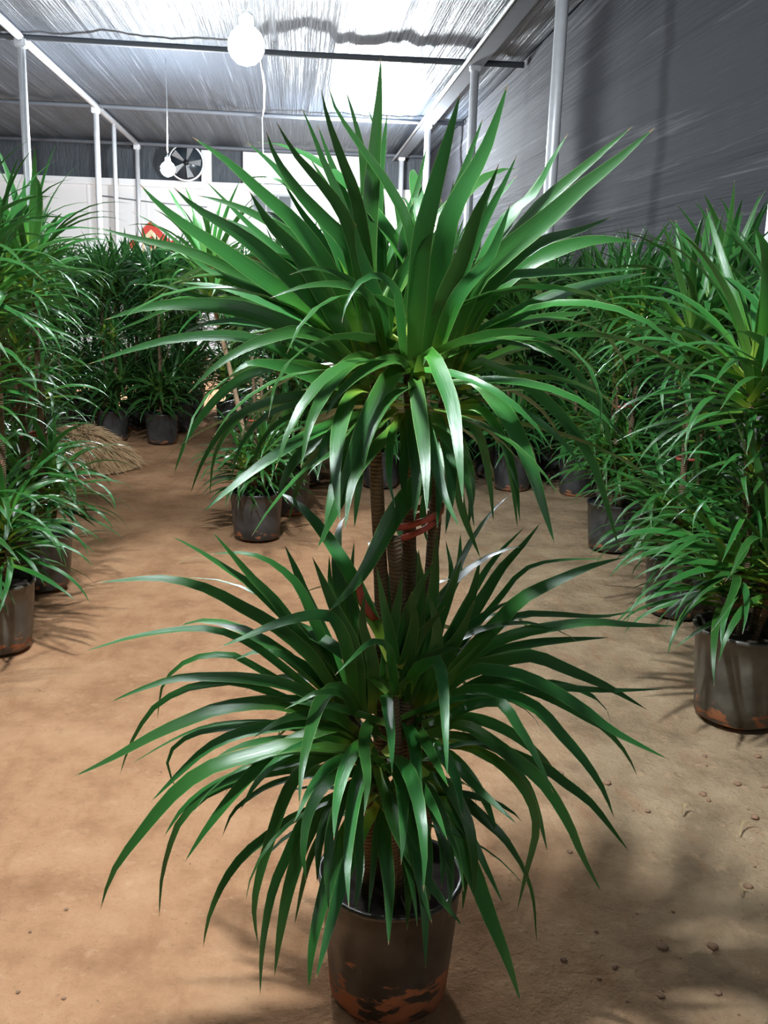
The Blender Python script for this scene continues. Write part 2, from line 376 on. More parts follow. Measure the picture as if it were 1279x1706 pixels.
# a leaf in the local xz plane: leaves the stem along +x at elevation th and bends down
def proto_leaf(th, bend, L, W, kick=1.5, n=10, side=0.0):
    P = [Vector((0, 0, 0))]; m = 40; p = Vector((0, 0, 0)); pts = [p.copy()]
    for i in range(m):
        s = (i+.5)/m; a = math.radians(th-bend*s**kick); p = p+Vector((math.cos(a), side*s*s, math.sin(a)))*(L/m); pts.append(p.copy())
    P, _ = spline(pts[::4], n); T = tangents(P); Wd = []; Nn = []
    for t in T:
        w = Vector((0, 1, 0)); w = (w-t*w.dot(t)).normalized(); Wd.append(w); Nn.append(t.cross(w)*-1 if t.cross(w).z < 0 else t.cross(w))
    return P, Wd, Nn, W
PROTO = []
for k in range(16):
    f = k/15; th = 86-92*f; bend = 16+24*R.random()+88*math.sin(math.pi*min(1, f*.95))**.9*(.6+.45*R.random())
    PROTO.append(leaf_mesh('leaf', *proto_leaf(th, bend, .50+.05*R.random(), .035, 1.3+R.random()*.6, 10, R.uniform(-.25, .25)))); PROTO[-1].materials.append(M['leaf'])
def head_leaves(rnd, n, up=1.0, scale=1.0, droop=0.0):
    """(matrix, proto index) for the leaves of one growing tip at the origin"""
    out = []; a0 = rnd.random()*6.28
    for i in range(n):
        f = (i+.5)/n; k = int(min(15, max(0, (f**(.85*up))*15+rnd.uniform(-1.6, 1.6)+droop)))
        a = a0+i*2.39996+rnd.uniform(-.25, .25); z = .10-.20*f
        s = scale*(.80+.28*math.sin(math.pi*min(1, .25+f*.9)))*rnd.uniform(.88, 1.12)
        m = Matrix.Translation((math.cos(a)*.012, math.sin(a)*.012, z)) @ Matrix.Rotation(a, 4, 'Z') @ Matrix.Rotation(rnd.uniform(-.45, .45), 4, 'X') @ Matrix.Rotation(rnd.uniform(-.12, .12), 4, 'Y') @ Matrix.Diagonal((s, s*rnd.uniform(.85, 1.15), s, 1))
        out.append((m, k, a))
    return out

# ------------------------------------------------------------------ pots
def pot_parts(par, mat, r=.135, h=.26, wob=.03, seed=0):
    me = lathe_mesh('pot', [(r*.80, 0), (r*.86, .008), (r*.90, h*.3), (r*.96, h*.7), (r*1.0, h*.95), (r*1.04, h*.96), (r*1.045, h), (r*.98, h*1.003), (r*.96, h*.97), (r*.95, h*.86), (.001, h*.85)], 28, wob, seed)
    o = link('pot', me, mat, par)
    V, Fc = [], []; n = 24
    V.append((0, 0, h*.9+.015))
    for q in (.45, .92):
        for k in range(n): a = 2*math.pi*k/n; V.append((r*q*math.cos(a), r*q*math.sin(a), h*(.9 if q > .5 else .91)+.012*noise.noise(Vector((a*3, q*9, seed)))))
    Fc += [(0, 1+k, 1+(k+1) % n) for k in range(n)]; Fc += [(1+k, 1+n+k, 1+n+(k+1) % n, 1+(k+1) % n) for k in range(n)]
    link('soil', mesh_from('soil', V, Fc), M['soil'], par); return o, me
def stem_mesh(base, top, r=.016, mid=None, seed=0):
    mid = mid or ((base[0]+top[0])/2+.012, (base[1]+top[1])/2, (base[2]+top[2])/2)
    P, L = spline([base, mid, top], max(6, int((Vector(top)-Vector(base)).length/.05)))
    return tube_mesh('stem', P, [r*(1+.05*math.sin(i*2.1+seed))*(1-.25*i/len(P)) for i in range(len(P))], 9)
def tie(name, cx, cy_, z, r, par, tilt=.1, mat='tape', tails=True):
    V, Fc = [], []
    n = 14
    for k in range(n):
        a = 2*math.pi*k/n
        for (rr, dz) in ((r, -.006), (r, .006), (r-.003, .006), (r-.003, -.006)): V.append((cx+rr*math.cos(a), cy_+rr*math.sin(a), z+dz+tilt*r*math.cos(a)))
    for k in range(n):
        b, e = k*4, ((k+1) % n)*4
        for q in range(4): Fc.append((b+q, e+q, e+(q+1) % 4, b+(q+1) % 4))
    return link(name, mesh_from(name, V, Fc), M[mat], par)

# ------------------------------------------------------------------ the tall dracaena in the middle of the path
ROOT = gnd(645, 1640); ROOT.z = 0; DM = (ROOT-CAMP).dot(FWD)
MAIN = tag(empty('potted_dracaena', ROOT), 'large two-tiered dracaena standing alone in the middle of the sandy path', 'plant', 'potted dracaenas')
pot_parts(MAIN, M['pot_main'], .142, .265, .035, 3)
def plane_pt(x, y, off=0.0):  # the point on the pixel's ray in the upright plane through the plant (off: metres further away)
    v = ray(x, y); return CAMP + v*((ROOT.y+off)/v.y)
HEADS = []
def main_head(px, py, off, base_xy, r=.016, mid=None, zb=.24):
    top = plane_pt(px, py, off)-ROOT
    o = link('stem', stem_mesh((base_xy[0], base_xy[1], zb), tuple(top), r, mid, px), M['bark'], MAIN); HEADS.append((o, top)); return o
main_head(618, 600, .02, (-.035, .0), .0155, (-.03, .01, .72))
main_head(684, 595, -.02, (.02, .03), .0155, (.02, .03, .75))
main_head(746, 605, .04, (.05, .05), .015, (.06, .06, .75))
main_head(588, 1190, -.03, (-.05, -.04), .014)
main_head(655, 1165, -.08, (.0, -.06), .014)
main_head(712, 1185, .0, (.05, -.02), .014)
main_head(636, 1285, -.10, (-.01, -.075), .013)
link('stem_stub', stem_mesh((.03, -.02, .24), tuple(plane_pt(655, 895, -.02)-ROOT), .018, None, 5), M['bark'], MAIN)

# leaves followed from stem to tip: points, width in pixels, + leans away / - leans towards the viewer
UPPER = [
 ([(628,610),(612,450),(621,290),(631,165),(634,95)],36,.3), ([(634,615),(627,400),(631,305),(638,248),(645,188)],30,.6),
 ([(622,605),(608,420),(592,328),(568,262),(545,195),(535,149)],28,-.2), ([(690,610),(688,410),(652,318),(602,246),(561,185),(547,144)],22,.4),
 ([(630,605),(614,400),(604,262),(592,205),(576,151)],24,.5), ([(640,600),(634,330),(624,221),(612,177)],18,.7),
 ([(620,615),(590,420),(565,330),(540,272),(520,220),(502,179)],22,.3), ([(624,610),(590,380),(565,306),(545,254),(529,208)],24,.6),
 ([(622,618),(604,470),(576,366),(536,307),(492,257),(460,203)],28,-.3), ([(620,605),(586,425),(550,378),(499,322),(460,264),(443,218)],32,-.2),
 ([(616,610),(575,450),(540,372),(500,325),(450,270),(410,236)],26,.3), ([(606,605),(560,475),(500,382),(440,326),(380,270),(320,228)],34,-.3),
 ([(688,620),(700,420),(719,330),(737,264),(755,198),(767,154)],40,-.4), ([(702,630),(742,390),(770,320),(806,254),(831,186),(846,139)],42,-.1),
 ([(702,610),(745,370),(766,303),(786,248),(805,195)],26,.5), ([(716,640),(736,514),(768,435),(792,363),(814,316),(831,273)],36,-.5),
 ([(722,640),(748,520),(792,400),(840,304),(861,258)],26,-.2), ([(724,620),(760,460),(796,363),(834,324),(862,291)],22,.3),
 ([(740,605),(800,445),(842,364),(888,324),(917,270),(946,222)],24,.2), ([(736,622),(784,480),(842,420),(906,368),(964,316),(1028,266),(1091,212)],42,-.3),
 ([(746,610),(812,462),(892,352),(940,306),(992,262),(1054,210)],30,.2), ([(750,612),(800,500),(842,446),(899,404),(964,384),(1019,361)],30,-.2),
 ([(754,620),(800,512),(868,444),(946,410),(1000,399),(1061,402)],38,-.1), ([(746,612),(780,530),(834,466),(892,455),(1000,451),(1077,447)],20,-.3),
 ([(750,642),(798,562),(841,535),(910,499),(982,474),(1077,454)],30,-.2), ([(735,612),(752,578),(785,567),(844,570),(890,580),(920,595)],14,-.6),
 ([(748,630),(792,634),(833,677),(861,722),(888,790),(924,907)],32,-.6), ([(752,640),(792,602),(844,622),(895,656),(947,708),(991,780),(1033,920)],22,-.3),
 ([(755,625),(810,578),(868,563),(912,581),(964,625),(1002,687),(1029,797)],14,.3), ([(750,680),(790,668),(826,670),(881,691),(940,739),(975,790)],14,-.2),
 ([(755,632),(800,618),(850,613),(916,620),(978,656),(1006,694)],14,.2),
 ([(698,650),(700,605),(716,588),(734,624),(754,680),(764,753),(771,838)],32,-1), ([(692,655),(684,612),(655,622),(622,683),(601,733),(571,822),(527,917)],40,-.9),
 ([(692,660),(690,630),(699,687),(708,766),(711,858)],30,-.9), ([(700,675),(706,690),(720,750),(740,825),(766,880)],24,-.7),
 ([(640,632),(615,598),(586,602),(559,628),(538,659),(515,709),(501,780)],28,-.9), ([(688,630),(668,602),(640,602),(600,623),(565,655),(541,696)],24,-.8),
 ([(620,650),(592,652),(568,703),(559,778),(566,870)],30,-.8), ([(622,690),(598,712),(572,762),(552,830),(540,905)],26,-.6),
 ([(668,690),(652,718),(613,760),(586,807),(574,884)],24,-.7), ([(668,690),(652,725),(648,793),(658,845)],16,-.6),
 ([(694,690),(708,765),(696,806),(656,860),(602,959),(546,1020)],40,-.6),
 ([(608,605),(535,540),(461,485),(409,460),(313,418),(230,398),(158,378)],24,-.2), ([(600,603),(530,530),(441,467),(369,416),(309,376),(262,338),(232,306)],36,-.3),
 ([(610,610),(552,530),(469,448),(401,392),(329,348),(289,312)],36,-.4), ([(620,600),(545,450),(495,400),(441,366),(385,340),(327,325)],24,.3),
 ([(605,590),(540,480),(469,420),(417,376),(377,336),(341,300)],16,.4), ([(602,612),(540,492),(497,424),(449,372),(415,318)],38,-.2),
 ([(606,610),(480,520),(390,470),(337,444),(301,408),(258,374),(218,352)],12,.4), ([(618,640),(560,587),(489,547),(409,517),(353,509),(301,507),(242,512),(174,533)],34,-.3),
 ([(608,610),(520,545),(409,502),(301,507),(242,531),(178,557)],14,.1), ([(608,645),(540,620),(489,593),(433,569),(385,559),(301,563),(230,579),(146,607)],22,-.2),
 ([(610,625),(550,568),(497,553),(469,557),(409,579),(353,615),(313,656)],24,-.6), ([(602,605),(450,540),(385,536),(329,579),(297,612)],10,.2),
 ([(602,592),(450,520),(329,493),(281,477),(222,473)],12,.4), ([(610,612),(540,548),(469,515),(409,491),(353,475),(301,471)],22,.0),
 ([(645,605),(618,500),(588,479),(546,473),(498,479),(449,497)],18,-.7), ([(645,600),(612,500),(584,468),(546,450),(514,447),(482,458)],16,-.5),
 ([(675,620),(664,502),(654,476),(630,458),(601,468),(578,502),(569,538)],18,-.8),
 ([(602,640),(500,606),(440,614),(411,626),(375,650),(339,689),(310,733),(289,792)],20,-.3), ([(610,660),(540,656),(482,660),(434,674),(393,694),(360,730),(333,778),(317,824)],16,-.2),
 ([(610,665),(520,662),(423,680),(384,712),(357,760),(349,828)],13,.2), ([(610,668),(540,668),(488,674),(446,691),(417,718),(396,754),(384,803)],14,-.2),
 ([(614,670),(550,676),(482,694),(446,721),(426,757),(418,803)],13,-.1), ([(602,650),(541,635),(506,622),(458,608),(411,606),(383,628)],28,-.4),
 ([(625,690),(556,718),(500,757),(473,798),(461,838)],26,-.3), ([(660,680),(610,722),(570,745),(530,770),(512,792)],16,-.5),
 ([(616,625),(590,505),(575,430),(580,380)],30,.3), ([(742,615),(795,515),(820,440),(852,395)],34,.3), ([(690,615),(676,500),(672,400),(690,335)],34,.2),
 ([(650,610),(660,480),(668,390),(655,330)],30,.5), ([(700,620),(725,470),(732,400),(735,330)],28,.4),
 ([(700,700),(770,700),(800,730),(815,800),(822,870)],18,.3), ([(720,690),(790,690),(830,720),(850,780),(862,880)],16,.2), ([(740,680),(800,682),(836,730),(858,800),(866,870)],18,-.3),
 ([(690,700),(745,730),(775,790),(790,880)],18,-.4), ([(640,690),(590,730),(560,790),(545,850)],18,.3), ([(630,700),(540,740),(500,800),(480,870)],16,.4),
 ([(640,600),(650,440),(690,330),(712,240)],22,.7), ([(690,600),(700,430),(680,340),(655,325)],18,.5), ([(730,610),(800,450),(850,370),(905,285)],20,.4), ([(735,610),(820,480),(880,400),(945,335)],22,.2),
 ([(600,600),(520,480),(440,400),(372,362)],24,.3), ([(606,605),(520,500),(420,440),(330,395)],26,.2), ([(612,600),(560,440),(500,350),(470,300)],22,.5), ([(628,600),(600,440),(556,330),(515,262)],22,.5),
 ([(668,605),(690,470),(740,370),(756,300)],26,.1), ([(735,615),(790,505),(870,435),(960,425)],30,.1), ([(600,620),(500,570),(420,540),(330,540)],24,.2), ([(745,630),(820,560),(900,530),(985,520)],24,.3),
 ([(600,610),(520,530),(440,490),(350,445)],30,-.1), ([(640,610),(632,520),(600,420),(592,370)],30,-.3), ([(715,620),(760,500),(815,430),(850,340)],30,-.2), ([(640,605),(652,500),(690,420),(728,372)],22,-.2),
 ([(684,680),(690,730),(694,800),(690,870)],26,-.5), ([(670,690),(676,740),(672,800),(680,850)],22,-.3), ([(700,690),(722,740),(732,800),(728,880)],24,-.5),
 ([(725,685),(745,740),(752,810),(742,890)],24,-.4), ([(740,690),(768,740),(785,810),(780,880)],20,-.2), ([(640,690),(604,760),(596,820),(590,880)],20,-.2),
 ([(730,700),(756,770),(770,850),(800,930)],20,.1), ([(712,700),(716,790),(704,860),(712,905)],22,.0), ([(618,690),(580,700),(540,740),(528,800)],22,-.5),
]
LOWER = [
 ([(580,1190),(522,1100),(457,1043),(413,1018),(364,990),(315,971),(254,963),(159,971)],26,-.2), ([(580,1200),(466,1108),(421,1075),(372,1053),(315,1047),(222,1061),(136,1087)],18,-.1),
 ([(570,1180),(510,1070),(421,978),(380,949),(331,917),(283,892)],18,.1), ([(580,1190),(470,1018),(425,969),(384,921),(352,884)],24,.1),
 ([(580,1180),(510,1002),(478,957),(445,933),(405,921),(348,923)],20,.3), ([(590,1180),(512,1002),(494,953),(474,908)],30,.3),
 ([(592,1180),(578,1080),(553,1030),(527,1024),(470,1036),(413,1059),(364,1079)],26,-.6), ([(662,1180),(650,1090),(638,1071),(616,1070),(588,1095),(557,1126)],18,-.8),
 ([(590,1220),(500,1150),(425,1132),(364,1128),(295,1130),(234,1148),(181,1171)],22,-.3), ([(590,1215),(420,1142),(344,1140),(299,1152),(254,1181),(218,1238),(199,1293)],16,-.2),
 ([(590,1210),(413,1104),(372,1091),(323,1096),(291,1116),(270,1144),(262,1199)],14,.2), ([(600,1230),(480,1176),(384,1177),(331,1193),(262,1222),(181,1266),(120,1295)],28,-.5),
 ([(600,1235),(470,1205),(396,1203),(340,1211),(283,1235),(216,1274)],9,.2), ([(600,1240),(470,1210),(380,1213),(323,1223),(287,1248),(279,1276),(295,1319)],16,-.1),
 ([(600,1240),(520,1205),(453,1211),(396,1223),(344,1248),(295,1292),(250,1337)],24,-.5), ([(610,1260),(500,1240),(413,1260),(348,1280),(295,1317),(242,1378),(189,1451),(167,1516)],30,-.5),
 ([(610,1270),(530,1262),(457,1276),(405,1288),(348,1313),(303,1349),(272,1396)],22,-.3), ([(610,1280),(470,1284),(364,1313),(315,1349),(291,1386),(270,1459),(265,1530)],17,-.3),
 ([(612,1250),(570,1212),(527,1219),(486,1237),(433,1276),(384,1329),(340,1386),(307,1437)],28,-.8), ([(600,1290),(520,1292),(457,1305),(421,1325),(388,1353),(370,1394)],14,-.1),
 ([(602,1300),(550,1335),(486,1365),(445,1394),(405,1426),(372,1471),(348,1528),(338,1579)],20,-.5), ([(612,1270),(550,1258),(506,1280),(478,1321),(457,1378),(433,1455),(423,1516),(430,1575)],24,-.8),
 ([(612,1310),(560,1325),(510,1361),(478,1426),(453,1487),(437,1577),(433,1660)],20,-.8), ([(612,1310),(550,1340),(510,1394),(482,1475),(466,1557),(457,1628)],28,-.8),
 ([(622,1320),(595,1350),(567,1410),(539,1496),(520,1577),(514,1650)],30,-.9), ([(632,1340),(600,1390),(571,1467),(551,1536),(526,1632)],28,-.8),
 ([(642,1280),(618,1264),(602,1288),(588,1341),(579,1435),(581,1514)],28,-1), ([(622,1285),(622,1270),(641,1313),(661,1378),(698,1447),(739,1504),(773,1546)],30,-1),
 ([(668,1285),(690,1280),(722,1313),(747,1378),(783,1443),(816,1528),(844,1597),(868,1672)],36,-1), ([(660,1275),(682,1284),(702,1313),(726,1353),(745,1400)],22,-.9),
 ([(684,1235),(696,1218),(718,1256),(747,1311)],22,-1), ([(702,1262),(751,1272),(795,1313),(861,1373)],20,-.7),
 ([(672,1172),(690,1122),(712,1106),(730,1102),(738,1143),(742,1223),(745,1298)],26,-1), ([(652,1190),(643,1158),(651,1223),(653,1288)],24,-1),
 ([(600,1195),(580,1155),(559,1147),(535,1165),(514,1226),(502,1287),(498,1345)],28,-1), ([(600,1200),(570,1158),(531,1154),(506,1165),(474,1182)],18,-.7),
 ([(702,1210),(755,1189),(793,1173),(837,1173),(858,1204),(885,1246),(922,1322)],24,-.7), ([(702,1230),(760,1205),(800,1223),(856,1264),(905,1305),(946,1370),(970,1426),(1003,1489)],26,-.6),
 ([(702,1222),(780,1230),(850,1256),(913,1284),(946,1309),(987,1341),(1048,1419)],24,-.3), ([(702,1182),(780,1150),(844,1158),(897,1183),(930,1219),(970,1264),(1003,1313),(1023,1363)],28,-.5),
 ([(702,1190),(780,1120),(855,1123),(908,1143),(977,1185),(1023,1219),(1115,1266)],26,-.4), ([(702,1195),(800,1140),(870,1146),(924,1166),(977,1196),(1008,1215),(1042,1254),(1062,1294)],20,.1),
 ([(710,1180),(780,1118),(832,1102),(885,1093),(946,1116),(1015,1146),(1077,1182)],28,-.1), ([(710,1190),(780,1155),(855,1146),(931,1146),(1015,1150),(1107,1148)],16,-.1),
 ([(710,1170),(793,1089),(855,1058),(916,1045),(985,1036),(1054,1041),(1130,1043)],22,-.2), ([(710,1150),(790,1070),(839,1040),(870,1024),(931,1024),(1004,1027),(1065,1016)],18,.2),
 ([(710,1170),(800,1100),(878,1074),(946,1066),(1015,1062)],22,.1), ([(702,1180),(793,1077),(839,1028),(870,997),(931,966),(985,943),(1042,928)],30,-.1),
 ([(702,1170),(780,1060),(832,997),(862,959),(893,940),(946,932),(1015,931)],13,.3), ([(692,1170),(801,1001),(835,947),(870,909),(901,870)],26,.3),
 ([(692,1170),(770,1020),(809,951),(839,913),(875,877)],18,.5), ([(682,1170),(743,1001),(763,955),(767,888)],26,.3),
 ([(672,1160),(700,1040),(716,985),(710,930)],22,.5), ([(668,1160),(680,1040),(684,985),(676,945)],20,.5), ([(690,1165),(735,1030),(752,960),(742,900)],22,.6),
 ([(656,1178),(660,1149),(653,1078),(639,1006),(627,943)],24,-.3), ([(602,1190),(590,1088),(558,1016),(532,955),(520,928)],30,-.1),
 ([(596,1190),(575,1060),(552,985),(548,925)],22,.4), ([(600,1185),(600,1060),(585,980),(590,900)],20,.5),
 ([(712,1240),(780,1245),(832,1272),(877,1321),(893,1378),(877,1451),(861,1518)],20,-.1), ([(706,1235),(760,1238),(808,1260),(865,1292),(893,1345),(912,1420)],20,.2),
 ([(690,1280),(735,1300),(771,1333),(808,1366),(844,1402),(882,1465)],22,-.4), ([(692,1300),(740,1340),(783,1394),(808,1443),(838,1506)],18,-.4),
 ([(642,1330),(628,1380),(621,1451),(613,1526)],14,-.5), ([(646,1320),(640,1394),(648,1475),(647,1575)],28,-.6), ([(670,1330),(690,1430),(706,1496),(709,1615)],22,-.6),
 ([(660,1330),(672,1400),(680,1465),(678,1550)],22,-.4), ([(702,1290),(790,1350),(850,1410),(885,1483),(894,1571)],11,.1), ([(612,1310),(560,1355),(530,1400),(510,1451),(490,1542)],14,-.2),
 ([(602,1225),(560,1195),(520,1190),(470,1200),(420,1230)],22,-.5), ([(606,1245),(540,1235),(480,1255),(430,1300),(400,1350)],22,-.4), ([(606,1260),(560,1270),(520,1310),(490,1370)],22,-.7),
 ([(700,1200),(760,1160),(820,1130),(880,1130),(940,1160)],24,.0), ([(704,1215),(770,1195),(840,1215),(900,1260),(940,1310)],22,.2), ([(700,1240),(750,1260),(800,1320),(830,1390)],22,-.3),
 ([(664,1165),(684,1090),(700,1010),(697,915)],30,-.15), ([(676,1170),(712,1080),(745,1000),(770,930)],30,-.05), ([(686,1180),(736,1090),(780,1010),(800,930)],30,.1),
 ([(658,1165),(668,1080),(684,1010),(722,935)],28,-.2), ([(672,1170),(696,1070),(720,1000),(728,880)],28,-.1), ([(660,1175),(676,1110),(700,1060),(742,1010)],26,-.3),
 ([(640,1170),(646,1090),(660,1020),(670,955)],26,-.1), ([(690,1175),(750,1080),(800,1030),(850,1000)],26,.0), ([(610,1190),(600,1110),(570,1040),(545,960)],28,.1),
 ([(700,1190),(755,1110),(812,1060),(850,1040)],24,.2), ([(620,1190),(622,1110),(604,1040),(608,985)],24,-.1), ([(650,1180),(672,1120),(690,1040),(684,985)],28,-.3), ([(690,1190),(716,1120),(728,1050),(712,985)],28,-.2),
 ([(700,1190),(735,1110),(770,1050),(790,1000)],28,-.2), ([(676,1185),(690,1140),(722,1090),(770,1080)],26,-.4),
 ([(690,1270),(735,1300),(765,1370),(775,1450),(770,1520)],24,-.5), ([(680,1290),(715,1330),(738,1400),(735,1480)],26,-.6), ([(670,1300),(690,1340),(712,1410),(716,1500)],24,-.7), ([(610,1300),(570,1320),(535,1390),(528,1470)],24,-.4),
 ([(640,1300),(610,1310),(595,1370),(600,1450),(590,1520)],26,-.8), ([(650,1300),(668,1320),(690,1390),(700,1470),(720,1540)],26,-.8), ([(660,1290),(705,1310),(738,1370),(750,1450),(748,1530)],26,-.7),
 ([(630,1300),(585,1310),(556,1370),(545,1450),(548,1520)],26,-.7), ([(640,1290),(565,1290),(520,1340),(505,1410),(510,1470)],24,-.5), ([(680,1290),(735,1300),(775,1360),(790,1430),(790,1500)],24,-.4),
 ([(646,1290),(644,1270),(668,1300),(672,1370),(668,1440)],26,-.9), ([(620,1250),(600,1240),(575,1280),(560,1340),(556,1400)],26,-.9), ([(690,1240),(720,1240),(756,1290),(772,1360)],26,-.8),
 ([(670,1230),(676,1205),(690,1240),(696,1300),(704,1370)],24,-.9), ([(630,1230),(615,1205),(606,1240),(612,1300),(606,1360)],24,-.9),
 ([(590,1205),(530,1130),(480,1095),(430,1085),(390,1100)],20,.0), ([(588,1195),(530,1090),(490,1040),(455,1000)],22,.3),
]
def traced(lst, Lref):
    for pts, wpx, fl in lst:
        base = pts[0]; b3 = plane_pt(*base)
        best = min(HEADS, key=lambda h: (h[1]+ROOT-b3).length); off0 = (best[1]).y*.7 + (-.02 if fl < 0 else .02)
        pix = [Vector((p[0], p[1], 0)) for p in pts]; seg = [0]
        for a, b in zip(pix, pix[1:]): seg.append(seg[-1]+(b-a).length)
        pl = seg[-1]*DM/F; dz = fl*min(.36, math.sqrt(max(.03, Lref**2-pl**2)))
        if fl < 0: dz = max(dz, -.36)
        P3 = []
        for p, s in zip(pts, seg):
            g = s/seg[-1]; g = .55*math.sin(g*math.pi/2)+.45*g; P3.append(plane_pt(p[0], p[1], off0+dz*g))
        P, L = spline(P3, 16); T = tangents(P); W = wpx*((P[6]-CAMP).dot(FWD))/F*.88; Wd, Nn = [], []
        ph0 = R.uniform(-.25, .25)
        for i, t in enumerate(T):
            v = (P[i]-CAMP).normalized(); n = t.cross(v)
            if n.length < .15: n = Vector((1, 0, 0)) if not Wd else Wd[-1]
            n = (n-t*n.dot(t)).normalized()
            if Wd and n.dot(Wd[-1]) < 0: n = -n
            Wd.append(n)
        for i, t in enumerate(T):  # let the blade face turn upwards, as a leaf does
            n = Wd[i]; nn = t.cross(n)
            if nn.dot(P[i]-CAMP) > 0: nn = -nn
            side = abs(n.z); ang = .62*side+ph0
            best_q = max((Quaternion(t, sgn*ang) for sgn in (1, -1)), key=lambda q: (q @ nn).z) if side > .25 else Quaternion(t, ph0)
            n2 = best_q @ n; k = 1/max(.86, math.cos(ang)); Wd[i] = n2*k; Nn.append(best_q @ nn)
        for i in range(1, len(Wd)-1):
            Wd[i] = (Wd[i-1]+Wd[i]*2+Wd[i+1])/4
        o0 = P[0].copy(); me = leaf_mesh('leaf', [p-o0 for p in P], Wd, [n*.9 for n in Nn], W)
        link('leaf', me, M['leaf'], best[0], o0-ROOT)
traced(UPPER, .54); traced(LOWER, .50)
def fill(head, n, scale, up, rnd, keep):
    o, top = head
    for m, k, a_ in head_leaves(rnd, n, up, scale):
        if not keep(math.cos(a_), math.sin(a_), k): continue
        lf = link('leaf', PROTO[k], None, o); lf.matrix_local = Matrix.Translation(top) @ m
rf = random.Random(11)
for h in HEADS[:3]: fill(h, 34, .86, .9, rf, lambda x, y, k: k > 2 and (y > .1 or (k > 6 and abs(x) > .5)))
for h in HEADS[3:6]: fill(h, 26, .80, .85, rf, lambda x, y, k: y > .1 and k > 1)
fill(HEADS[6], 26, .66, .5, rf, lambda x, y, k: k > 9)
# red tapes tied round the canes
tp = plane_pt(690, 866, .0)-ROOT
tie('tie_tape', tp.x+.005, .03, tp.z, .055, MAIN, .35); tie('tie_tape', tp.x+.0, .03, tp.z-.02, .055, MAIN, .45)
P, _ = spline([plane_pt(596, 970, -.05)-ROOT, plane_pt(603, 1000, -.055)-ROOT, plane_pt(617, 1024, -.05)-ROOT, plane_pt(632, 1040, -.03)-ROOT], 9)
V, Fc = [], []
for i, p in enumerate(P):
    d = Vector((.006, 0, .003)); V += [p-d, p+d, p+d+Vector((0, .002, 0)), p-d+Vector((0, .002, 0))]
for i in range(len(P)-1):
    for q in range(4): Fc.append((i*4+q, i*4+(q+1) % 4, i*4+4+(q+1) % 4, i*4+4+q))
link('tie_tape', mesh_from('tie_tape', V, Fc), M['tape'], MAIN)

# ------------------------------------------------------------------ the other dracaenas
def plan(rnd, tall, low, ntop, nlow):
    hs_ = []
    a0 = rnd.random()*6.28
    for i in range(ntop):
        a = a0+i*6.28/max(1, ntop); r = .07 if ntop > 1 else .01
        hs_.append((Vector((math.cos(a)*r+rnd.uniform(-.03, .03), math.sin(a)*r+rnd.uniform(-.03, .03), tall+rnd.uniform(-.05, .05))), 'u'))
    for i in range(nlow):
        a = a0+.5+i*6.28/max(1, nlow); r = .085
        hs_.append((Vector((math.cos(a)*r, math.sin(a)*r, low+rnd.uniform(-.06, .06))), 'l'))
    for i in range(2):
        a = a0+1.1+i*3.14; hs_.append((Vector((math.cos(a)*.06, math.sin(a)*.06, (tall+low)/2+.02+.12*i)), 'm'))
    return hs_
def near_plant(x, y, seed, label, tall=1.28, low=.46, ntop=2, nlow=3, nu=58, nl=42, pot='pot', tape=True, lean=(0, 0), su=.86, sl=.78, pr=.15, ph=.27):
    rnd = random.Random(seed); t = tag(empty('potted_dracaena', (x, y, 0), 0), label, 'plant', 'potted dracaenas')
    pot_parts(t, M[pot], pr, ph, .03, seed)
    for top, ty in plan(rnd, tall, low, ntop, nlow):
        if ty == 'u': top = top+Vector((lean[0], lean[1], 0))
        st = link('stem', stem_mesh((top.x*.5-(lean[0]*.5 if ty == 'u' else 0), top.y*.5, ph*.88), tuple(top), .016 if ty == 'u' else .012, None, seed), M['bark_pale' if lean[0] and ty == 'u' else 'bark'], t)
        for m, k, a_ in head_leaves(rnd, nu if ty == 'u' else nl if ty == 'l' else 30, 1.0 if ty == 'u' else .62 if ty == 'l' else .6, su if ty == 'u' else sl if ty == 'l' else .62):
            if (ty == 'm' and lean[0]): continue
            lf = link('leaf', PROTO[k], None, st); lf.matrix_local = Matrix.Translation(top) @ m
    if tape: tie('tie_tape', 0, 0, low+.26, .06, t)
    return t
# joined foliage for the plants too far off to pick leaves apart
def crown_mesh(seed, spec, scale):
    rnd = random.Random(seed); V, Fc, uv = [], [], []
    for top, n, up in spec:
        for m, k, a_ in head_leaves(rnd, n, up, scale):
            me = PROTO[k]; b = len(V); mm = Matrix.Translation(top) @ m
            V += [mm @ v.co for v in me.vertices]; uvl = [None]*len(me.vertices)
            for l in me.loops: uvl[l.vertex_index] = tuple(me.uv_layers[0].data[l.index].uv)
            uv += uvl; Fc += [tuple(b+i for i in p.vertices) for p in me.polygons]
    me = mesh_from('foliage', V, Fc, uv); me.materials.append(M['leaf_far_shade']); return me
UPV, LOV = [], []
for s in range(4):
    UPV.append(crown_mesh(100+s, [(Vector((.07*math.cos(a), .07*math.sin(a), .03*math.sin(a*3))), 54, .95) for a in (s, s+2.1, s+4.2)], .88))
    LOV.append(crown_mesh(200+s, [(Vector((.08*math.cos(a), .08*math.sin(a), .04*math.sin(a*2))), 46, .62) for a in (s, s+2.1, s+4.2)], .80))
FARPOT = {}
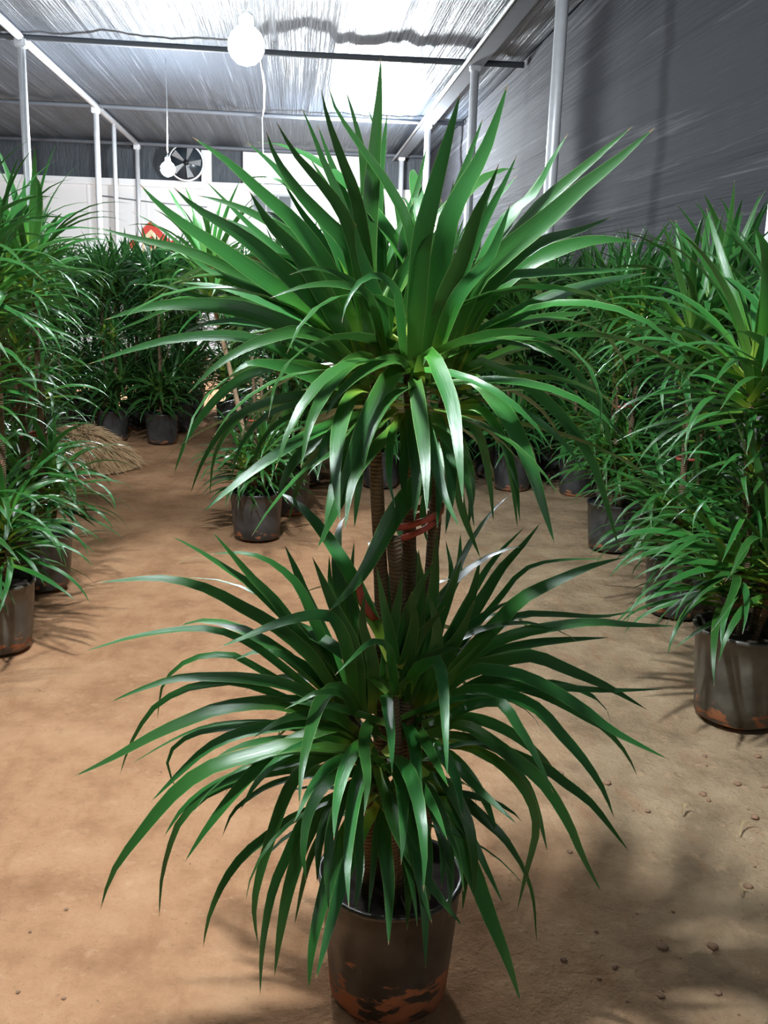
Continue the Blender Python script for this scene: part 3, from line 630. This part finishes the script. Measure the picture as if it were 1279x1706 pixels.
def far_plant(x, y, seed, label, tall=1.30, low=.48, group='potted dracaenas'):
    rnd = random.Random(seed); t = tag(empty('potted_dracaena', (x, y, 0), rnd.random()*6.28), label, 'plant', group)
    q = seed % 3
    if q not in FARPOT:
        e = empty('tmp'); o, me = pot_parts(e, M['pot'], .15, .27, .03, q); sl_ = [c for c in e.children if c.name.startswith('soil')][0]
        FARPOT[q] = (me, sl_.data); 
        for c in list(e.children): bpy.data.objects.remove(c)
        bpy.data.objects.remove(e)
    link('pot', FARPOT[q][0], None, t); link('soil', FARPOT[q][1], None, t)
    for k in range(2):
        a = k*3.14; link('stem', stem_mesh((.04*math.cos(a), .04*math.sin(a), .22), (.06*math.cos(a), .06*math.sin(a), tall), .016, None, seed+k), M['bark'], t)
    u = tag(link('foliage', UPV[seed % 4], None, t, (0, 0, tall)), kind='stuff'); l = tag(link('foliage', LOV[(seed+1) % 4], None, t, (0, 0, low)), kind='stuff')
    m_ = tag(link('foliage', LOV[(seed+2) % 4], None, t, (0, 0, (tall+low)/2+.06)), kind='stuff'); m_.scale = (.66, .66, .75)
    u.rotation_euler.z = rnd.random()*6.28; l.rotation_euler.z = rnd.random()*6.28
    return t
# left of the path
g = gnd(5, 1075); near_plant(g.x-.02, g.y, 21, 'dracaena in a smoky clay-stained pot, first of the row left of the path', 1.34, .46, pot='pot_grey')
g = gnd(60, 985); near_plant(g.x, g.y+.1, 22, 'second dracaena of the row left of the path, in a dark pot', 1.36, .46)
near_plant(-1.52, 5.3, 23, 'third dracaena of the row left of the path, before the straw heap', 1.34, .46)
far_plant(-1.95, 4.6, 24, 'first dracaena of the second row left of the path, behind the edge row'); far_plant(-2.15, 5.6, 25, 'second dracaena of the second row left of the path, behind the edge row'); far_plant(-2.3, 6.7, 26, 'third dracaena of the second row left of the path, behind the edge row')
far_plant(-1.80, 6.35, 27, 'dracaena standing close beside the straw heap')
# the leaning one behind the main plant
g = gnd(428, 893); near_plant(g.x, g.y, 31, 'dracaena with a leaning bare pale cane and red-taped lower leaves beside the path', 1.36, .42, 1, 4, 84, 46, 'pot', True, (-.24, .05), .88, .60)
# right of the path
g = gnd(1225, 1188); near_plant(g.x, g.y, 41, 'dracaena in a large smoky clay-footed pot, first of the row right of the path', 1.08, .50, su=1.02, sl=.92, pot='pot_grey', pr=.165, ph=.32, tape=False)
g = gnd(1118, 1020); near_plant(g.x+.02, g.y+.02, 42, 'second dracaena of the row right of the path, its pot hidden in shade', 1.22, .46, su=.98, sl=.85)
near_plant(2.06, 3.35, 43, 'dracaena against the side net behind the first plant of the right row', 1.40, .5)
near_plant(1.82, 5.12, 44, 'third dracaena of the row right of the path', 1.30, .56)
near_plant(2.05, 4.42, 45, 'dracaena against the side net behind the third plant of the right row', 1.36, .56, tape=False)
far_plant(2.06, 5.72, 46, 'dracaena against the side net beyond the right row')
# block behind, right of centre
n = 60; ORD = ['first', 'second', 'third', 'fourth', 'fifth', 'sixth']
rb = random.Random(5)
for j, yy in enumerate((6.6, 7.35, 8.1, 8.9, 9.7, 10.6)):
    for i, xx in enumerate((0, .53, 1.04, 1.55, 2.05)):
        x = min(2.06, xx+rb.uniform(-.07, .07) + (0 if j % 2 else .04)); y = yy+rb.uniform(-.1, .1) + (.25-.05*i if j == 0 else 0)
        if abs(x-XR) < .24 and abs(y-7.84) < .24: y -= .3
        n += 1
        far_plant(x, y, n, ORD[4-i]+' dracaena from the side net in the front row of the dense block' if j == 0 else 'dracaena inside the dense block behind the lone plant', 1.28+rb.uniform(-.06, .06)+.02*j, .47, 'dracaenas of the block behind' if j else 'front row of the block behind')
far_plant(-.05, 5.95, 58, 'dracaena directly behind the one with the leaning cane', 1.2, .5)
# block at the end of the path, left
for j, yy in enumerate((8.75, 9.5, 10.3, 11.2)):
    for i, xx in enumerate((-3.3, -2.75, -2.2, -1.62, -1.2, -.6)):
        if j == 0 and i == 5: continue
        x = xx+rb.uniform(-.06, .06); y = yy+rb.uniform(-.1, .1); n += 1
        if abs(x-XL) < .22 and abs(y-11.6) < .25: continue
        far_plant(x, y, n, ORD[i]+' dracaena from the left-hand post row in the front row at the path end' if j == 0 else 'dracaena in the back rows at the far end of the path', 1.32+rb.uniform(-.06, .06), .42 if j == 0 else .5, 'front row at the path end' if j == 0 else 'back rows at the path end')

# ------------------------------------------------------------------ straw heap, clods and litter
hp = gnd(140, 775); rs = random.Random(3); V, Fc = [], []
for i in range(1500):
    a = rs.random()*6.28; r = .42*math.sqrt(rs.random()); z = .30*(1-(r/.46)**2)+rs.uniform(-.02, .02)
    p = Vector((r*math.cos(a), r*math.sin(a), max(.004, z))); d = Vector((math.cos(a+rs.uniform(-1, 1)), math.sin(a+rs.uniform(-1, 1)), -.7*r/.4+rs.uniform(-.2, .25))).normalized()*rs.uniform(.07, .16)
    q = p+d; q.z = max(.003, q.z); w_ = d.cross(Vector((0, 0, 1))).normalized()*rs.uniform(.003, .006); b = len(V)
    V += [p-w_, p+w_, q+w_*.4, q-w_*.4, (p+q)/2+Vector((0, 0, .006))]; Fc += [(b, b+1, b+4), (b+1, b+2, b+4), (b+2, b+3, b+4), (b+3, b, b+4)]
nb = 20
b = len(V); V.append(Vector((0, 0, .27)))
for q in range(1, 6):
    for k in range(nb): a = 6.283*k/nb; rr = .46*q/5; V.append(Vector((rr*math.cos(a), rr*math.sin(a), max(-.02, .27*(1-(q/5)**2)))))
Fc += [(b, b+1+k, b+1+(k+1) % nb) for k in range(nb)]
for q in range(4): Fc += [(b+1+q*nb+k, b+1+(q+1)*nb+k, b+1+(q+1)*nb+(k+1) % nb, b+1+q*nb+(k+1) % nb) for k in range(nb)]
tag(link('straw_heap', mesh_from('straw_heap', V, Fc, None, False), M['straw'], None, (hp.x-.03, hp.y, 0)), 'heap of dry brown straw at the left edge of the path', 'straw', None, 'stuff')
def clod(px, py, r, label):
    g = gnd(px, py); bm = bmesh.new(); bmesh.ops.create_icosphere(bm, subdivisions=2, radius=r)
    for v in bm.verts: v.co *= 1+.45*noise.noise(v.co*(1.6/r)+Vector((px, py, 0))); v.co.z *= .55
    me = bpy.data.meshes.new('soil_clod'); bm.to_mesh(me); bm.free(); me.polygons.foreach_set('use_smooth', [True]*len(me.polygons))
    tag(link('soil_clod', me, M['clod'], None, (g.x, g.y, gz(g.x, g.y)+r*.25)), label, 'clod', 'clods on the trodden dirt')
rc = random.Random(9)
for i in range(40):
    clod(rc.uniform(930, 1275), rc.uniform(1250, 1690), rc.choice((.003, .004, .005, .008, .012)), 'small clay clod on the trodden dirt right of the lone plant')
for i in range(10):
    clod(rc.uniform(20, 330), rc.uniform(1120, 1680), rc.uniform(.002, .005), 'tiny crumb of earth on the pale sand left of the lone plant')
def litter(px, py, L, ang, label, mat, name='fallen_leaf', W=.014):
    g = gnd(px, py); pts = [Vector((L*(s-.5), .02*math.sin(s*3), .006+.02*math.sin(s*math.pi))) for s in (0, .25, .5, .75, 1)]
    P, _ = spline(pts, 8); T = tangents(P); Wd = [Vector((0, 0, 1)).cross(t).normalized() for t in T]; Nn = [t.cross(w_) for t, w_ in zip(T, Wd)]
    o = link(name, leaf_mesh(name, P, Wd, Nn, W), mat, None, (g.x, g.y, gz(g.x, g.y)+.002)); o.rotation_euler.z = ang
    tag(o, label, 'leaf', None)
litter(165, 890, .28, .25, 'green leaf fallen across the wheel rut of the path', M['leaf'], W=.022)
litter(325, 937, .16, .1, 'pale dry leaf lying on the sand left of the leaning dracaena', M['dryleaf'])
litter(345, 880, .22, -.4, 'brown curled leaf lying beside the leaning dracaena', M['dryleaf'])
litter(1150, 1350, .05, .3, 'short dark dry leaf on the trodden dirt below the right-hand pot', M['dryleaf'], W=.008)
litter(1250, 1378, .09, .5, 'curved brown leaf on the trodden dirt below the right-hand pot', M['dryleaf'], W=.006)
litter(1245, 1488, .04, .5, 'yellow-green leaf scrap among the clods', M['dryleaf'], W=.008)
